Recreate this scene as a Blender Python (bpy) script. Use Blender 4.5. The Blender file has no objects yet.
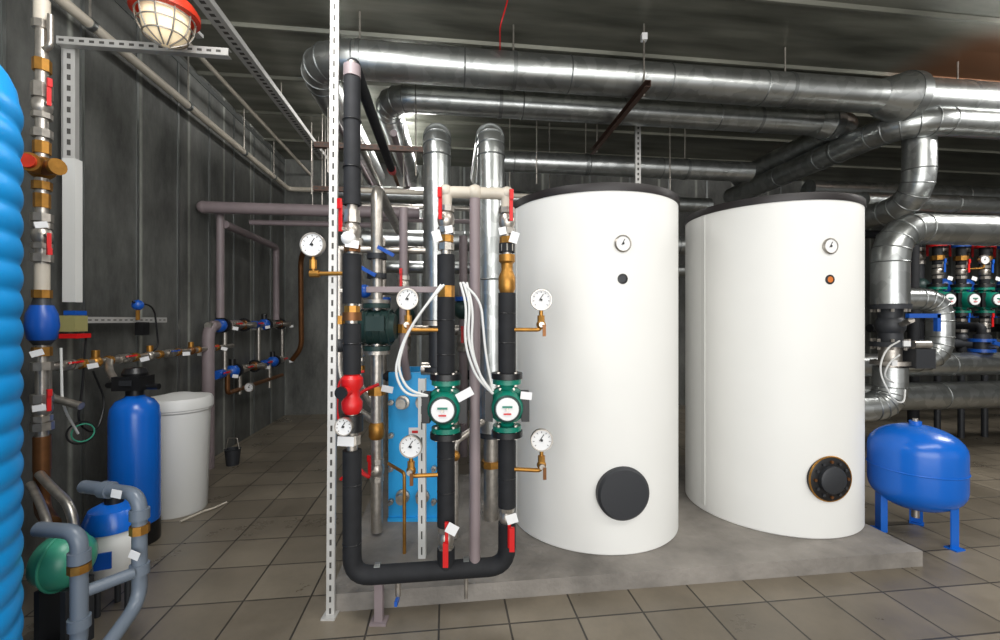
import bpy, math, random
from mathutils import Vector, Matrix
random.seed(4)
S=bpy.context.scene
YAW=math.radians(7)
U=Vector((math.cos(YAW),math.sin(YAW),0)); Vd=Vector((-math.sin(YAW),math.cos(YAW),0)); Zu=Vector((0,0,1))
def wx(y): return -2.206-.1228*y      # x of the left wall at depth y

# ---------------- materials ----------------
MATS={}
def mat(name,col,metal=0.,rough=.5,var=0.,scale=6.,bump=0.,bscale=40.,spec=.5,emit=0,spangle=False):
    if name in MATS: return MATS[name]
    m=bpy.data.materials.new(name); m.use_nodes=True
    nt=m.node_tree; b=nt.nodes['Principled BSDF']
    c=(*[((x/255)/12.92 if x/255<=.04045 else ((x/255+.055)/1.055)**2.4) for x in col],1)
    b.inputs['Base Color'].default_value=c
    b.inputs['Metallic'].default_value=metal; b.inputs['Roughness'].default_value=rough
    b.inputs['Specular IOR Level'].default_value=spec
    tc=nt.nodes.new('ShaderNodeTexCoord')
    if var>0:
        if spangle:
            n=nt.nodes.new('ShaderNodeTexVoronoi'); n.inputs['Scale'].default_value=scale
            out=n.outputs['Color']
            bw=nt.nodes.new('ShaderNodeSeparateColor'); nt.links.new(out,bw.inputs[0]); out=bw.outputs[0]
        else:
            n=nt.nodes.new('ShaderNodeTexNoise'); n.inputs['Scale'].default_value=scale; n.inputs['Detail'].default_value=6
            out=n.outputs['Fac']
        nt.links.new(tc.outputs['Object'],n.inputs['Vector'])
        r=nt.nodes.new('ShaderNodeValToRGB'); r.color_ramp.elements[0].position=.25; r.color_ramp.elements[1].position=.75
        r.color_ramp.elements[0].color=(*[x*(1-var) for x in c[:3]],1); r.color_ramp.elements[1].color=(*[min(1,x*(1+var)) for x in c[:3]],1)
        nt.links.new(out,r.inputs['Fac']); nt.links.new(r.outputs['Color'],b.inputs['Base Color'])
    if bump>0:
        n2=nt.nodes.new('ShaderNodeTexNoise'); n2.inputs['Scale'].default_value=bscale
        nt.links.new(tc.outputs['Object'],n2.inputs['Vector'])
        bp=nt.nodes.new('ShaderNodeBump'); bp.inputs['Strength'].default_value=bump; bp.inputs['Distance'].default_value=.01
        nt.links.new(n2.outputs['Fac'],bp.inputs['Height']); nt.links.new(bp.outputs['Normal'],b.inputs['Normal'])
    if emit: 
        b.inputs['Emission Color'].default_value=c; b.inputs['Emission Strength'].default_value=emit
    MATS[name]=m; return m
GALV=mat('galvanised_sheet',(176,179,178),.92,.31,.13,14,spangle=True)
GALVD=mat('galvanised_seam',(138,141,140),.9,.38)
STEEL=mat('steel_fitting',(178,172,164),.85,.35,.25,30)
BLACK=mat('black_foam_insulation',(30,31,34),0,.7,.25,20,spec=.3)
BLK=mat('black_plastic',(20,20,22),0,.4)
MAUVE=mat('grey_painted_pipe',(126,114,116),0,.5,.1,8)
PVC=mat('grey_pvc',(104,114,126),0,.35)
WPIPE=mat('cream_pipe',(186,178,164),0,.45,.1,10)
BRASS=mat('brass',(172,124,58),.8,.42,.3,25)
BRONZE=mat('bronze',(120,80,48),.7,.45,.2,20)
RED=mat('red_handle',(200,22,24),0,.4)
WHITE=mat('white_enamel',(226,226,223),0,.5,.02,3)
WPLAS=mat('white_plastic',(214,214,211),0,.4)
TAG=mat('tag_paper',(225,225,225),0,.6)
BLUE=mat('blue_enamel',(14,98,196),0,.25,.05,4)
BLUE2=mat('blue_valve',(20,80,170),0,.35)
LBLUE=mat('light_blue_plastic',(14,146,220),0,.35,.06,5)
PLB=mat('sky_blue_enamel',(44,168,235),0,.4)
TEAL=mat('pump_green',(8,118,98),0,.35,.1,9)
DTEAL=mat('dark_green_casting',(34,58,55),.1,.45)
CAST=mat('dark_cast_iron',(48,50,54),.2,.5)
CONC=mat('plinth_concrete',(128,123,117),0,.75,.45,3.5,.5,30)
STRUT=mat('zinc_strut',(192,191,188),.4,.42,.08,12)
SLOT=mat('slot_shadow_gap',(70,68,65),0,.8)
BROWN=mat('brown_strut',(84,62,52),.2,.5)
HOSE=mat('white_cable',(205,206,204),0,.5)
YEL=mat('yellow_box',(150,145,95),0,.5)
GLASS=mat('lamp_glass',(232,212,176),0,.2,emit=.4)
RUST=mat('red_oxide',(190,50,28),.0,.45,.3,15)
ORANGE=mat('orange_plug',(200,110,40),0,.5)
LID=mat('black_lid',(30,25,26),0,.45)
GRN=mat('green_vessel',(62,150,122),0,.35)

# ---------------- mesh builder ----------------
def frame(a):
    a=Vector(a).normalized()
    t=Vector((0,0,1)) if abs(a.z)<.9 else Vector((0,1,0))
    x=t.cross(a).normalized(); y=a.cross(x).normalized()
    return x,y,a
class MB:
    def __init__(s,name): s.n=name; s.v=[]; s.f=[]; s.m=[]; s.mats=[]
    def mi(s,m):
        if m not in s.mats: s.mats.append(m)
        return s.mats.index(m)
    def lathe(s,o,a,prof,m,seg=28,sx=1.,sy=1.):
        x,y,a=frame(a); o=Vector(o); k=s.mi(m); rings=[]
        for r,h in prof:
            if r<=1e-6: s.v.append(o+a*h); rings.append([len(s.v)-1])
            else:
                st=len(s.v)
                for i in range(seg):
                    t=2*math.pi*i/seg
                    s.v.append(o+a*h+x*(r*sx*math.cos(t))+y*(r*sy*math.sin(t)))
                rings.append(list(range(st,st+seg)))
        for A,B in zip(rings,rings[1:]):
            if len(A)==1 and len(B)==1: continue
            for i in range(seg):
                j=(i+1)%seg
                if len(A)==1: f=(A[0],B[j],B[i])
                elif len(B)==1: f=(A[i],A[j],B[0])
                else: f=(A[i],A[j],B[j],B[i])
                s.f.append(f); s.m.append(k)
    def cyl(s,p,q,r,m,seg=20,r2=None):
        p=Vector(p);q=Vector(q);L=(q-p).length; r2=r if r2 is None else r2
        s.lathe(p,q-p,[(0,0),(r,0),(r2,L),(0,L)],m,seg)
    def sph(s,c,r,m,seg=20,sz=1.):
        n=10; s.lathe(c,(0,0,1),[(r*math.sin(math.pi*i/n),-r*sz*math.cos(math.pi*i/n)) for i in range(n+1)],m,seg)
    def box(s,c,size,m,rot=None,bev=0.):
        R=rot if rot is not None else Matrix.Identity(3); c=Vector(c); hx,hy,hz=[d/2 for d in size]; st=len(s.v)
        for dx in(-1,1):
            for dy in(-1,1):
                for dz in(-1,1): s.v.append(c+R@Vector((dx*hx,dy*hy,dz*hz)))
        k=s.mi(m)
        for f in((0,1,3,2),(4,6,7,5),(0,4,5,1),(2,3,7,6),(0,2,6,4),(1,5,7,3)):
            s.f.append(tuple(st+i for i in f)); s.m.append(k)
    def tube(s,pts,r,m,bend=None,seg=20,gore=6,caps=True):
        P=[Vector(p) for p in pts]; b=bend if bend is not None else r*2.2
        path=[P[0]]
        for i in range(1,len(P)-1):
            d0=(P[i-1]-P[i]); d1=(P[i+1]-P[i]); l=min(b,d0.length*.49,d1.length*.49)
            A=P[i]+d0.normalized()*l; B=P[i]+d1.normalized()*l
            for j in range(gore+1):
                t=j/gore; path.append(A*(1-t)**2+P[i]*2*t*(1-t)+B*t*t)
        path.append(P[-1])
        k=s.mi(m); rings=[]; px=None
        for i,p in enumerate(path):
            if i==0: t=path[1]-path[0]
            elif i==len(path)-1: t=path[-1]-path[-2]
            else: t=(path[i+1]-p).normalized()+(p-path[i-1]).normalized()
            t.normalize()
            if px is None: x,y,_=frame(t)
            else:
                x=(px-t*px.dot(t)).normalized(); y=t.cross(x)
            px=x; st=len(s.v)
            for q in range(seg):
                an=2*math.pi*q/seg; s.v.append(p+x*r*math.cos(an)+y*r*math.sin(an))
            rings.append(st)
        for a,c in zip(rings,rings[1:]):
            for q in range(seg):
                j=(q+1)%seg; s.f.append((a+q,a+j,c+j,c+q)); s.m.append(k)
        if caps:
            s.f.append(tuple(rings[0]+q for q in range(seg))[::-1]); s.m.append(k)
            s.f.append(tuple(rings[-1]+q for q in range(seg))); s.m.append(k)
        return path
    def ring(s,c,a,R,r,m,seg=28,n=8):
        s.lathe(c,a,[(R+r*math.cos(2*math.pi*i/n),r*math.sin(2*math.pi*i/n)) for i in range(n+1)],m,seg)
    def done(s,ang=38):
        xs=[v.x for v in s.v]; ys=[v.y for v in s.v]; zs=[v.z for v in s.v]
        o=Vector(((min(xs)+max(xs))/2,(min(ys)+max(ys))/2,min(zs)))
        me=bpy.data.meshes.new(s.n); me.from_pydata([v-o for v in s.v],[],s.f)
        for m in s.mats: me.materials.append(m)
        for p,k in zip(me.polygons,s.m): p.material_index=k; p.use_smooth=True
        me.validate(); me.update()
        import bmesh
        bm=bmesh.new(); bm.from_mesh(me); bmesh.ops.recalc_face_normals(bm,faces=bm.faces); bm.to_mesh(me); bm.free()
        me.set_sharp_from_angle(angle=math.radians(ang))
        ob=bpy.data.objects.new(s.n,me); ob.location=o; S.collection.objects.link(ob); return ob
RY=Matrix.Rotation(YAW,3,'Z')
def collar(b,p,a,r,h,m,seg=8):
    a=Vector(a).normalized(); p=Vector(p); b.cyl(p-a*h/2,p+a*h/2,r,m,seg)

def duct(name,pts,r,bend=None,bands=.95,extra=None):
    """galvanised clad pipe with swaged seam bands and gored elbows"""
    b=MB(name); P=[Vector(p) for p in pts]; bend=bend or r*2.4
    path=b.tube(P,r,GALV,bend,32,5)
    for i in range(1,len(path)-1):     # gore beads
        t=(path[i+1]-path[i-1]).normalized()
        b.ring(path[i],t,r,.005,GALVD,32,6)
    for A,B in zip(P,P[1:]):
        L=(B-A).length; t=(B-A).normalized(); n=int((L-2*bend)/bands)
        for k in range(1,n+1):
            b.ring(A+t*(bend+k*(L-2*bend)/(n+1)),t,r,.006,GALVD,32,6)
    if extra: extra(b)
    return b.done(28)

# ---------------- shell ----------------
def shellbox(name,u0,u1,v0,v1,z0,z1,m):
    c=U*((u0+u1)/2)+Vd*((v0+v1)/2)+Zu*((z0+z1)/2)
    me=bpy.data.meshes.new(name); hx,hy,hz=(u1-u0)/2,(v1-v0)/2,(z1-z0)/2
    vs=[(x*hx,y*hy,z*hz) for x in(-1,1) for y in(-1,1) for z in(-1,1)]
    me.from_pydata(vs,[],[(0,1,3,2),(4,6,7,5),(0,4,5,1),(2,3,7,6),(0,2,6,4),(1,5,7,3)])
    me.materials.append(m); ob=bpy.data.objects.new(name,me); ob.location=c; ob.rotation_euler=(0,0,YAW); S.collection.objects.link(ob); return ob
def nodes(name):
    m=bpy.data.materials.new(name); m.use_nodes=True; nt=m.node_tree
    return m,nt,nt.nodes['Principled BSDF'],nt.nodes.new,nt.links.new
# floor
fm,nt,b,N,L=nodes('floor_tiles')
tc=N('ShaderNodeTexCoord'); mp=N('ShaderNodeMapping'); mp.inputs['Location'].default_value=(.13,.21,0)
L(tc.outputs['Object'],mp.inputs['Vector'])
br=N('ShaderNodeTexBrick'); br.offset=0; br.inputs['Scale'].default_value=1; br.inputs['Brick Width'].default_value=.30; br.inputs['Row Height'].default_value=.30
br.inputs['Mortar Size'].default_value=.005; br.inputs['Mortar Smooth'].default_value=.3
br.inputs['Color1'].default_value=(.140,.118,.088,1); br.inputs['Color2'].default_value=(.200,.170,.128,1); br.inputs['Mortar'].default_value=(.035,.030,.024,1)
L(mp.outputs[0],br.inputs['Vector'])
no=N('ShaderNodeTexNoise'); no.inputs['Scale'].default_value=2.2; no.inputs['Detail'].default_value=10; no.inputs['Roughness'].default_value=.7; L(tc.outputs['Object'],no.inputs['Vector'])
mx=N('ShaderNodeMix'); mx.data_type='RGBA'; mx.blend_type='OVERLAY'; mx.inputs[0].default_value=.7
L(br.outputs['Color'],mx.inputs[6]); L(no.outputs['Fac'],mx.inputs[7]); L(mx.outputs[2],b.inputs['Base Color'])
mr=N('ShaderNodeMapRange'); mr.inputs[1].default_value=.3; mr.inputs[2].default_value=.7; mr.inputs[3].default_value=.22; mr.inputs[4].default_value=.5; L(no.outputs['Fac'],mr.inputs[0]); L(mr.outputs[0],b.inputs['Roughness'])
bp=N('ShaderNodeBump'); bp.inputs['Strength'].default_value=.5; bp.inputs['Distance'].default_value=.004; bp.invert=True
L(br.outputs['Fac'],bp.inputs['Height']); L(bp.outputs[0],b.inputs['Normal'])
# wall panels
def wallmat(name,base,streak):
    wm,nt,b,N,L=nodes(name)
    tc=N('ShaderNodeTexCoord'); sp=N('ShaderNodeSeparateXYZ'); L(tc.outputs['Object'],sp.inputs[0])
    ad=N('ShaderNodeMath'); ad.operation='ADD'; L(sp.outputs[0],ad.inputs[0]); L(sp.outputs[1],ad.inputs[1])
    cb=N('ShaderNodeCombineXYZ'); L(ad.outputs[0],cb.inputs[0]); L(sp.outputs[2],cb.inputs[1])
    mp=N('ShaderNodeMapping'); mp.inputs['Location'].default_value=(0,3.1,0); L(cb.outputs[0],mp.inputs[0])
    br=N('ShaderNodeTexBrick'); br.offset=0; br.inputs['Scale'].default_value=1; br.inputs['Brick Width'].default_value=.60; br.inputs['Row Height'].default_value=8
    br.inputs['Mortar Size'].default_value=.03; br.inputs['Mortar Smooth'].default_value=1
    br.inputs['Color1'].default_value=(*base,1); br.inputs['Color2'].default_value=(*[x*1.35 for x in base],1); br.inputs['Mortar'].default_value=(*streak,1)
    L(mp.outputs[0],br.inputs['Vector'])
    m2=N('ShaderNodeMapping'); m2.inputs['Scale'].default_value=(1.6,1.6,.6); L(tc.outputs['Object'],m2.inputs[0])
    no=N('ShaderNodeTexNoise'); no.inputs['Scale'].default_value=2.4; no.inputs['Detail'].default_value=10; no.inputs['Roughness'].default_value=.7; L(m2.outputs[0],no.inputs['Vector'])
    r=N('ShaderNodeValToRGB'); r.color_ramp.elements[0].position=.33; r.color_ramp.elements[0].color=(.2,.2,.2,1); r.color_ramp.elements[1].position=.7; r.color_ramp.elements[1].color=(.85,.85,.84,1); L(no.outputs['Fac'],r.inputs[0])
    mx=N('ShaderNodeMix'); mx.data_type='RGBA'; mx.blend_type='OVERLAY'; mx.inputs[0].default_value=.85
    L(br.outputs['Color'],mx.inputs[6]); L(r.outputs[0],mx.inputs[7]); L(mx.outputs[2],b.inputs['Base Color'])
    b.inputs['Roughness'].default_value=.48; b.inputs['Metallic'].default_value=.25
    return wm
WM=wallmat('panel_sheet',(.100,.102,.096),(.30,.31,.28))
CM,nt,b,N,L=nodes('ceiling_deck')
tc=N('ShaderNodeTexCoord'); mp=N('ShaderNodeMapping'); mp.inputs['Scale'].default_value=(.5,3,1); L(tc.outputs['Object'],mp.inputs[0])
no=N('ShaderNodeTexNoise'); no.inputs['Scale'].default_value=2; no.inputs['Detail'].default_value=8; L(mp.outputs[0],no.inputs['Vector'])
r=N('ShaderNodeValToRGB'); r.color_ramp.elements[0].position=.3; r.color_ramp.elements[0].color=(.10,.102,.082,1); r.color_ramp.elements[1].position=.75; r.color_ramp.elements[1].color=(.30,.30,.25,1)
L(no.outputs['Fac'],r.inputs[0])
# brown area of the deck, fading out at its edges
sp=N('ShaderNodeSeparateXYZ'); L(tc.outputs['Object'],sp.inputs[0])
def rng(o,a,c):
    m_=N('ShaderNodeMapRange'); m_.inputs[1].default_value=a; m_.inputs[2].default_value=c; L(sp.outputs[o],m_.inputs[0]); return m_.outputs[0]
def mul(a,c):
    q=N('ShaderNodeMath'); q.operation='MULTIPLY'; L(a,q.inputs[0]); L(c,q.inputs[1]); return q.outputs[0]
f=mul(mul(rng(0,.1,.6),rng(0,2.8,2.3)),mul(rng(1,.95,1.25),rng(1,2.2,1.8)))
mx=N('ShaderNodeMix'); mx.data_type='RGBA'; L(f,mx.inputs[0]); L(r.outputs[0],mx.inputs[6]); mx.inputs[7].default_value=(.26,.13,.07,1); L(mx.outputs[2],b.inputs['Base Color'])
b.inputs['Metallic'].default_value=.45; b.inputs['Roughness'].default_value=.4

shellbox('floor',-2.4,9.8,-3,6.55,-.12,0,fm)
shellbox('wall_left',-2.385,-2.185,-3,6.53,0,3.6,WM)
shellbox('wall_back',-2.185,9.6,6.33,6.53,0,3.6,WM)
shellbox('wall_right',9.6,9.8,-3,6.53,0,3.6,WM)
b=MB('trim_1')   # joint profiles on the left wall panels
for k in range(13):
    b.box(U*-2.182+Vd*(.55+.48*k)+Zu*1.75,(.006,.022,3.49),GALVD,RY)
b.box(U*-2.179+Vd*3.2+Zu*3.44,(.012,6.2,.05),GALVD,RY)
b.done()
b=MB('trim_2')   # joint profiles on the back wall panels
for k in range(18):
    b.box(U*(-1.6+.62*k)+Vd*6.326+Zu*1.75,(.03,.006,3.49),GALVD,RY)
b.done()
# sheet ceiling with standing seams running along u
me=bpy.data.meshes.new('ceiling'); vs=[];fs=[]; prof=[]; v=-4.8
while v<4.8:
    prof+=[(v,0),(v+.015,-.022),(v+.035,-.022),(v+.05,0),(v+.38,.012)]; v+=.72
for (a,z) in prof: vs+=[(-6.1,a,z),(6.1,a,z)]
for i in range(len(prof)-1): fs.append((2*i,2*i+1,2*i+3,2*i+2))
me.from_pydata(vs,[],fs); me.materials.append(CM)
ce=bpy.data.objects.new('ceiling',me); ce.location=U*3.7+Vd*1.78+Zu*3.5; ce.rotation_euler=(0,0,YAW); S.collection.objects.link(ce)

# plinth
b=MB('concrete_plinth')
c=Vector((-.757,1.955,0))+U*1.505+Vd*.73+Zu*.04
b.box(c,(3.01,1.46,.08),CONC,RY)
b.done()

# ---------------- white storage tanks ----------------
def tank(x,y,al,gz,hz,fz,fr,bolted):
    r=.505; z0=.08; z1=2.015; b=MB('hot_water_storage_tank')
    b.lathe((x,y,0),(0,0,1),[(0,z0),(r-.006,z0),(r,z0+.006),(r,z1-.045)],WHITE,96)
    b.lathe((x,y,0),(0,0,1),[(r-.01,z1-.046),(r+.006,z1-.046),(r+.008,z1-.04),(r+.006,z1-.004),(r-.01,z1),(0,z1)],LID,96)
    a2=al-math.radians(80)
    b.box((x+r*math.sin(a2),y-r*math.cos(a2),(z0+z1)/2),(.03,.006,z1-z0-.08),WPLAS,Matrix.Rotation(a2,3,'Z'))
    d=Vector((math.sin(al),-math.cos(al),0)); c=Vector((x,y,0))+d*r
    g=c+Zu*gz
    b.lathe(g-d*.01,d,[(0,0),(.043,0),(.045,.018),(.039,.024),(.037,.018)],STEEL,32)
    b.lathe(g,d,[(.038,.008),(0,.0081)],TAG,32)
    b.box(g+d*.010+Zu*.008,(.003,.002,.035),BLK,Matrix.Rotation(.5,3,'Y'))
    b.lathe(g,d,[(.006,.008),(.006,.013),(0,.013)],BLK,10)
    b.lathe(c+Zu*hz-d*.01,d,[(.027,0),(.027,.013),(.017,.015)],BLK,24)
    b.lathe(c+Zu*hz,d,[(.019,.004),(0,.0041)],ORANGE if bolted else CAST,20)
    f=c+Zu*fz
    if not bolted:
        b.lathe(f-d*.03,d,[(0,0),(fr,0),(fr,.045),(fr-.012,.056),(0,.058)],CAST,48)
    else:
        b.lathe(f-d*.03,d,[(0,0),(fr,0),(fr,.036),(fr-.008,.04),(fr*.6,.04)],BLK,48)
        b.lathe(f,d,[(fr*.62,.006),(fr*.6,.03),(fr*.5,.036),(0,.036)],CAST,40)
        x_,y_,_=frame(d)
        for i in range(12):
            t=i*math.pi/6; p=f+x_*math.cos(t)*fr*.78+y_*math.sin(t)*fr*.78
            b.cyl(p+d*.008,p+d*.02,.009,BRONZE if i%3==0 else CAST,6)
        b.ring(f+d*.004,d,fr*.99,.005,BRASS,40,6)
    return b.done(30)
tank(.582,2.78,math.radians(6),1.695,1.513,.405,.138,False)
tank(1.79,2.95,math.radians(5),1.71,1.525,.417,.125,True)

# ---------------- galvanised ducts ----------------
def cone(b):
    p=Vector((3.12,3.645,3.153)); b.cyl(p,p+U*.22,.13,GALV,32,.20); b.cyl(p+U*.22,p+U*.30,.205,GALVD,32)
    b.cyl(p+U*.30,p+U*3.2,.165,GALV,32)
    b.ring(p+U*1.2,U,.165,.008,GALVD,32,6)
duct('overhead_duct',[(-1.62,5.7,3.153),(-1.339,3.1,3.153),(3.153,3.65,3.153)],.128,.3,extra=cone)
def capb(b):
    p=Vector((3.0,4.19,3.175)); b.cyl(p,p+U*.12,.115,GALV,32,.14); b.cyl(p+U*.12,p+U*.2,.15,GALVD,32)
    b.tube([p+U*.15,p+U*.35,p+U*.35+Vd*1.6],.115,GALV,.2)
duct('overhead_duct',[(-1.15,5.6,3.175),(-.967,3.7,3.175),(3.155,4.21,3.175)],.112,.26,extra=capb)
duct('overhead_duct',[(-.1,5.6,2.93),(-.1,4.5,2.93),(2.75,4.85,2.93)],.105,.24)
duct('overhead_duct',[(-1.9,4.9,2.72),(2.6,5.47,2.72)],.09,.24)
duct('return_duct',[(-1.35,4.35,2.10),(2.9,4.87,2.10)],.10)
duct('return_duct',[(-1.3,4.6,1.86),(2.9,5.1,1.86)],.065)
duct('riser_duct',[(-.387,2.7,1.30),(-.387,2.7,2.47),(-.49,3.6,2.47)],.083,.17)
duct('riser_duct',[(-.055,2.7,.62),(-.055,2.7,2.47),(-.16,3.6,2.47)],.083,.17)
duct('supply_duct',[(3.10,5.9,2.95),(3.38,3.62,2.95),(6.4,3.99,2.95)],.115,.32,.8)
duct('supply_duct',[(3.62,3.8,2.9),(3.62,3.8,2.3),(3.43,5.3,2.3)],.115,.32)
duct('supply_duct',[(3.5,5.0,2.78),(8.4,5.6,2.78)],.11)
duct('supply_duct',[(3.7,4.5,2.52),(8.4,5.08,2.52)],.09)
def rfl(b):
    for z in (1.40,1.12):
        b.cyl((2.925,3.3,z-.018),(2.925,3.3,z+.018),.125,CAST,28)
        for i in range(8):
            t=i*math.pi/4+.2; b.cyl((2.925+.105*math.cos(t),3.3+.105*math.sin(t),z-.04),(2.925+.105*math.cos(t),3.3+.105*math.sin(t),z+.04),.011,STEEL,6)
    b.cyl((2.925,3.3,1.12),(2.925,3.3,1.40),.075,CAST,24)
    b.sph((2.925,3.3,1.26),.095,CAST)
    b.cyl((2.925,3.2,1.27),(2.9,3.1,1.30),.02,STEEL); b.box((2.98,3.1,1.33),(.22,.03,.03),BLUE2); b.box((3.08,3.1,1.28),(.025,.03,.12),BLUE2)
    b.cyl((2.925,3.3,.94),(2.925,3.3,1.12),.07,STEEL,24)
    collar(b,(2.925,3.3,.98),Zu,.12,.03,STEEL,24)
    b.box((3.07,3.25,1.02),(.14,.16,.14),CAST); b.cyl((3.0,3.2,1.12),(3.12,3.2,1.12),.03,STEEL)
    b.box((2.93,3.17,1.13),(.05,.01,.04),TAG); b.box((2.84,3.17,.99),(.04,.01,.04),TAG)
duct('elbow_duct',[(5.9,3.665,1.99),(2.925,3.3,1.99),(2.925,3.3,1.42)],.115,.26,.8,extra=rfl)
def foot(b):
    b.cyl((2.55,3.3,0),(2.55,3.3,.56),.02,CAST,12); b.box((2.55,3.3,.005),(.12,.12,.01),CAST)
duct('elbow_duct',[(2.925,3.3,.95),(2.925,3.3,.66),(2.35,3.3,.62)],.105,.26,extra=foot)
duct('bend_duct',[(3.14,3.5,1.47),(3.50,3.5,1.47),(3.50,3.5,.98),(3.12,3.5,.98)],.085,.2)
duct('horizontal_duct',[(3.2,4.15,.87),(8.2,4.76,.87)],.11)
duct('horizontal_duct',[(3.0,4.10,.57),(8.2,4.74,.57)],.13)

# ---------------- fittings ----------------
def valve(b,p,a,r,hd,lev=.1,m=None,hm=None,up=1):
    """ball valve: body along axis a, lever in direction hd, lying along a"""
    m=m or STEEL; hm=hm or RED; a=Vector(a).normalized(); hd=Vector(hd).normalized(); p=Vector(p)
    collar(b,p-a*r*1.7,a,r*1.35,r*.9,m); collar(b,p+a*r*1.7,a,r*1.35,r*.9,m)
    b.lathe(p-a*r*1.4,a,[(r*.9,0),(r*1.3,r*.7),(r*1.4,r*1.4),(r*1.3,r*2.1),(r*.9,r*2.8)],m,18)
    q=p+hd*r*2.3; b.cyl(p+hd*r,q,r*.35,m,10)
    x=a; y=hd; z=x.cross(y); R=Matrix((x,y,z)).transposed()
    b.box(q+a*lev*.4*up,(lev,.008,r*.55),hm,R)
    b.box(q+a*lev*.85*up+hd*.005,(lev*.35,.012,r*.62),hm,R)
def gauge(b,c,r=.045,f=(0,-1,0),stem=None,sm=None):
    f=Vector(f).normalized(); c=Vector(c)
    b.lathe(c-f*.02,f,[(0,0),(r*.95,0),(r,.004),(r*1.06,.028),(r*1.02,.036),(r*.94,.036),(r*.93,.028),(0,.0281)],STEEL,32)
    b.lathe(c-f*.02,f,[(r*.93,.029),(0,.0295)],TAG,32)
    for i in range(9):
        t=math.radians(-220+i*32.5+90); x,y,_=frame(f)
        b.box(c+f*.0105+Vector((math.sin(t)*r*.75,0,math.cos(t)*r*.75)),(.002,.002,r*.15),BLK,Matrix.Rotation(t,3,'Y'))
    b.box(c+f*.012+Zu*r*.25,(.003,.002,r*.75),BLK,Matrix.Rotation(.6,3,'Y'))
    b.cyl(c+f*.01,c+f*.015,r*.12,BLK,10)
    if stem: b.tube([c-Zu*r]+[Vector(s) for s in stem],.009,sm or BRASS,.02,10)
def tag(b,p,w=.05,h=.032,rot=0.,yaw=0.):
    b.box(p,(w*.8,.002,h*.8),TAG,Matrix.Rotation(yaw,3,'Z')@Matrix.Rotation(rot,3,'Y'))
def pump(b,c,s=1.,face=(0,-1,0),m=None):
    m=m or TEAL; c=Vector(c); f=Vector(face).normalized()
    for z in(-1,1):
        collar(b,c+Zu*z*.122*s,Zu,.066*s,.024*s,BLK,24)
        collar(b,c+Zu*z*.098*s,Zu,.06*s,.020*s,m,24)
        for i in range(4):
            t=i*math.pi/2+.78; p=c+Vector((math.cos(t)*.05*s,math.sin(t)*.05*s,z*.11*s)); b.cyl(p-Zu*.03*s,p+Zu*.03*s,.008*s,STEEL,6)
    b.lathe(c-Zu*.09*s,Zu,[(.03*s,0),(.04*s,.03*s),(.07*s,.055*s),(.082*s,.09*s),(.07*s,.125*s),(.04*s,.15*s),(.03*s,.18*s)],m,24)
    b.lathe(c-f*.03*s,f,[(0,0),(.078*s,0),(.084*s,.03*s),(.08*s,.05*s),(.066*s,.055*s),(.064*s,.115*s),(.055*s,.13*s)],m,32)
    b.lathe(c-f*.03*s,f,[(.055*s,.13*s),(.05*s,.136*s),(0,.137*s)],DTEAL,32)
    b.lathe(c-f*.03*s,f,[(.046*s,.138*s),(.044*s,.142*s),(0,.1425*s)],TAG,28)
    b.box(c+f*.115*s+Zu*.010*s,(.04*s,.003,.008*s),TEAL)
    b.box(c+f*.115*s-Zu*.018*s,(.03*s,.003,.006*s),RED)
    b.cyl(c+f*.11*s,c+f*.118*s,.007*s,STEEL,10)
    x=f.cross(Zu)
    for sg in(-1,1):
        b.box(c+x*.075*s*sg+f*.03*s,(.032*s,.07*s,.12*s),BLK)
    for i in range(8):
        t=i*math.pi/4+.39; p=c+x*math.cos(t)*.073*s+Zu*math.sin(t)*.073*s; b.cyl(p+f*.01*s,p+f*.028*s,.006*s,STEEL,6)

LP=Vector((-.632,1.88,0)); MP=Vector((-.237,1.93,0)); RP=Vector((.031,1.96,0)); IR=.039
b=MB('insulated_manifold')
b.tube([LP+Zu*.745,LP+Zu*.205,RP+Zu*.205,RP+Zu*.40],IR,BLACK,.085)
b.tube([LP+Zu*1.79,LP+Zu*2.33],IR*.9,BLACK)
b.cyl(LP+Zu*1.37,LP+Zu*1.58,IR,BLACK); b.cyl(LP+Zu*1.07,LP+Zu*1.285,IR*.95,BLACK)
b.cyl(MP+Zu*.22,MP+Zu*.30,IR,BLACK); b.cyl(MP+Zu*.40,MP+Zu*.80,IR,BLACK); b.cyl(MP+Zu*1.05,MP+Zu*1.40,IR,BLACK); b.cyl(MP+Zu*1.45,MP+Zu*1.585,IR,BLACK)
b.cyl(RP+Zu*.47,RP+Zu*.80,IR,BLACK); b.cyl(RP+Zu*1.05,RP+Zu*1.42,IR,BLACK); b.cyl(RP+Zu*1.60,RP+Zu*1.64,IR*.9,BLACK)
for P_,zs in((LP,(.35,.6,1.95,2.15,1.2)),(MP,(.55,.7,1.15,1.3)),(RP,(.6,1.2,1.33))):
    for z in zs: b.ring(P_+Zu*z,Zu,IR*.97,.0025,BLK,24,6)
b.cyl(LP+Zu*.7,LP+Zu*2.4,.022,STEEL); b.cyl(MP+Zu*.25,MP+Zu*1.84,.022,STEEL); b.cyl(RP+Zu*.38,RP+Zu*1.84,.022,STEEL)
b.tube([LP+Zu*2.3,LP+Zu*2.41,LP+Zu*2.41+Vd*1.35],.028,BLACK,.06); collar(b,LP+Zu*2.36,Zu,.036,.05,MAUVE,20)
b.cyl(LP+Zu*2.41+Vd*1.35,LP+Zu*2.41+Vd*1.42,.03,RED)
b.tube([MP+Zu*1.78,MP+Zu*1.862,RP+Zu*1.862,RP+Zu*1.78],.026,WPIPE,.035)
T=MP+(RP-MP)*.47
b.sph(T+Zu*1.862,.036,WPIPE); b.cyl(T+Zu*.2,T+Zu*1.86,.024,MAUVE)
for P_ in(MP,RP): b.sph(P_+Zu*1.862,.032,WPIPE)
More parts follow.
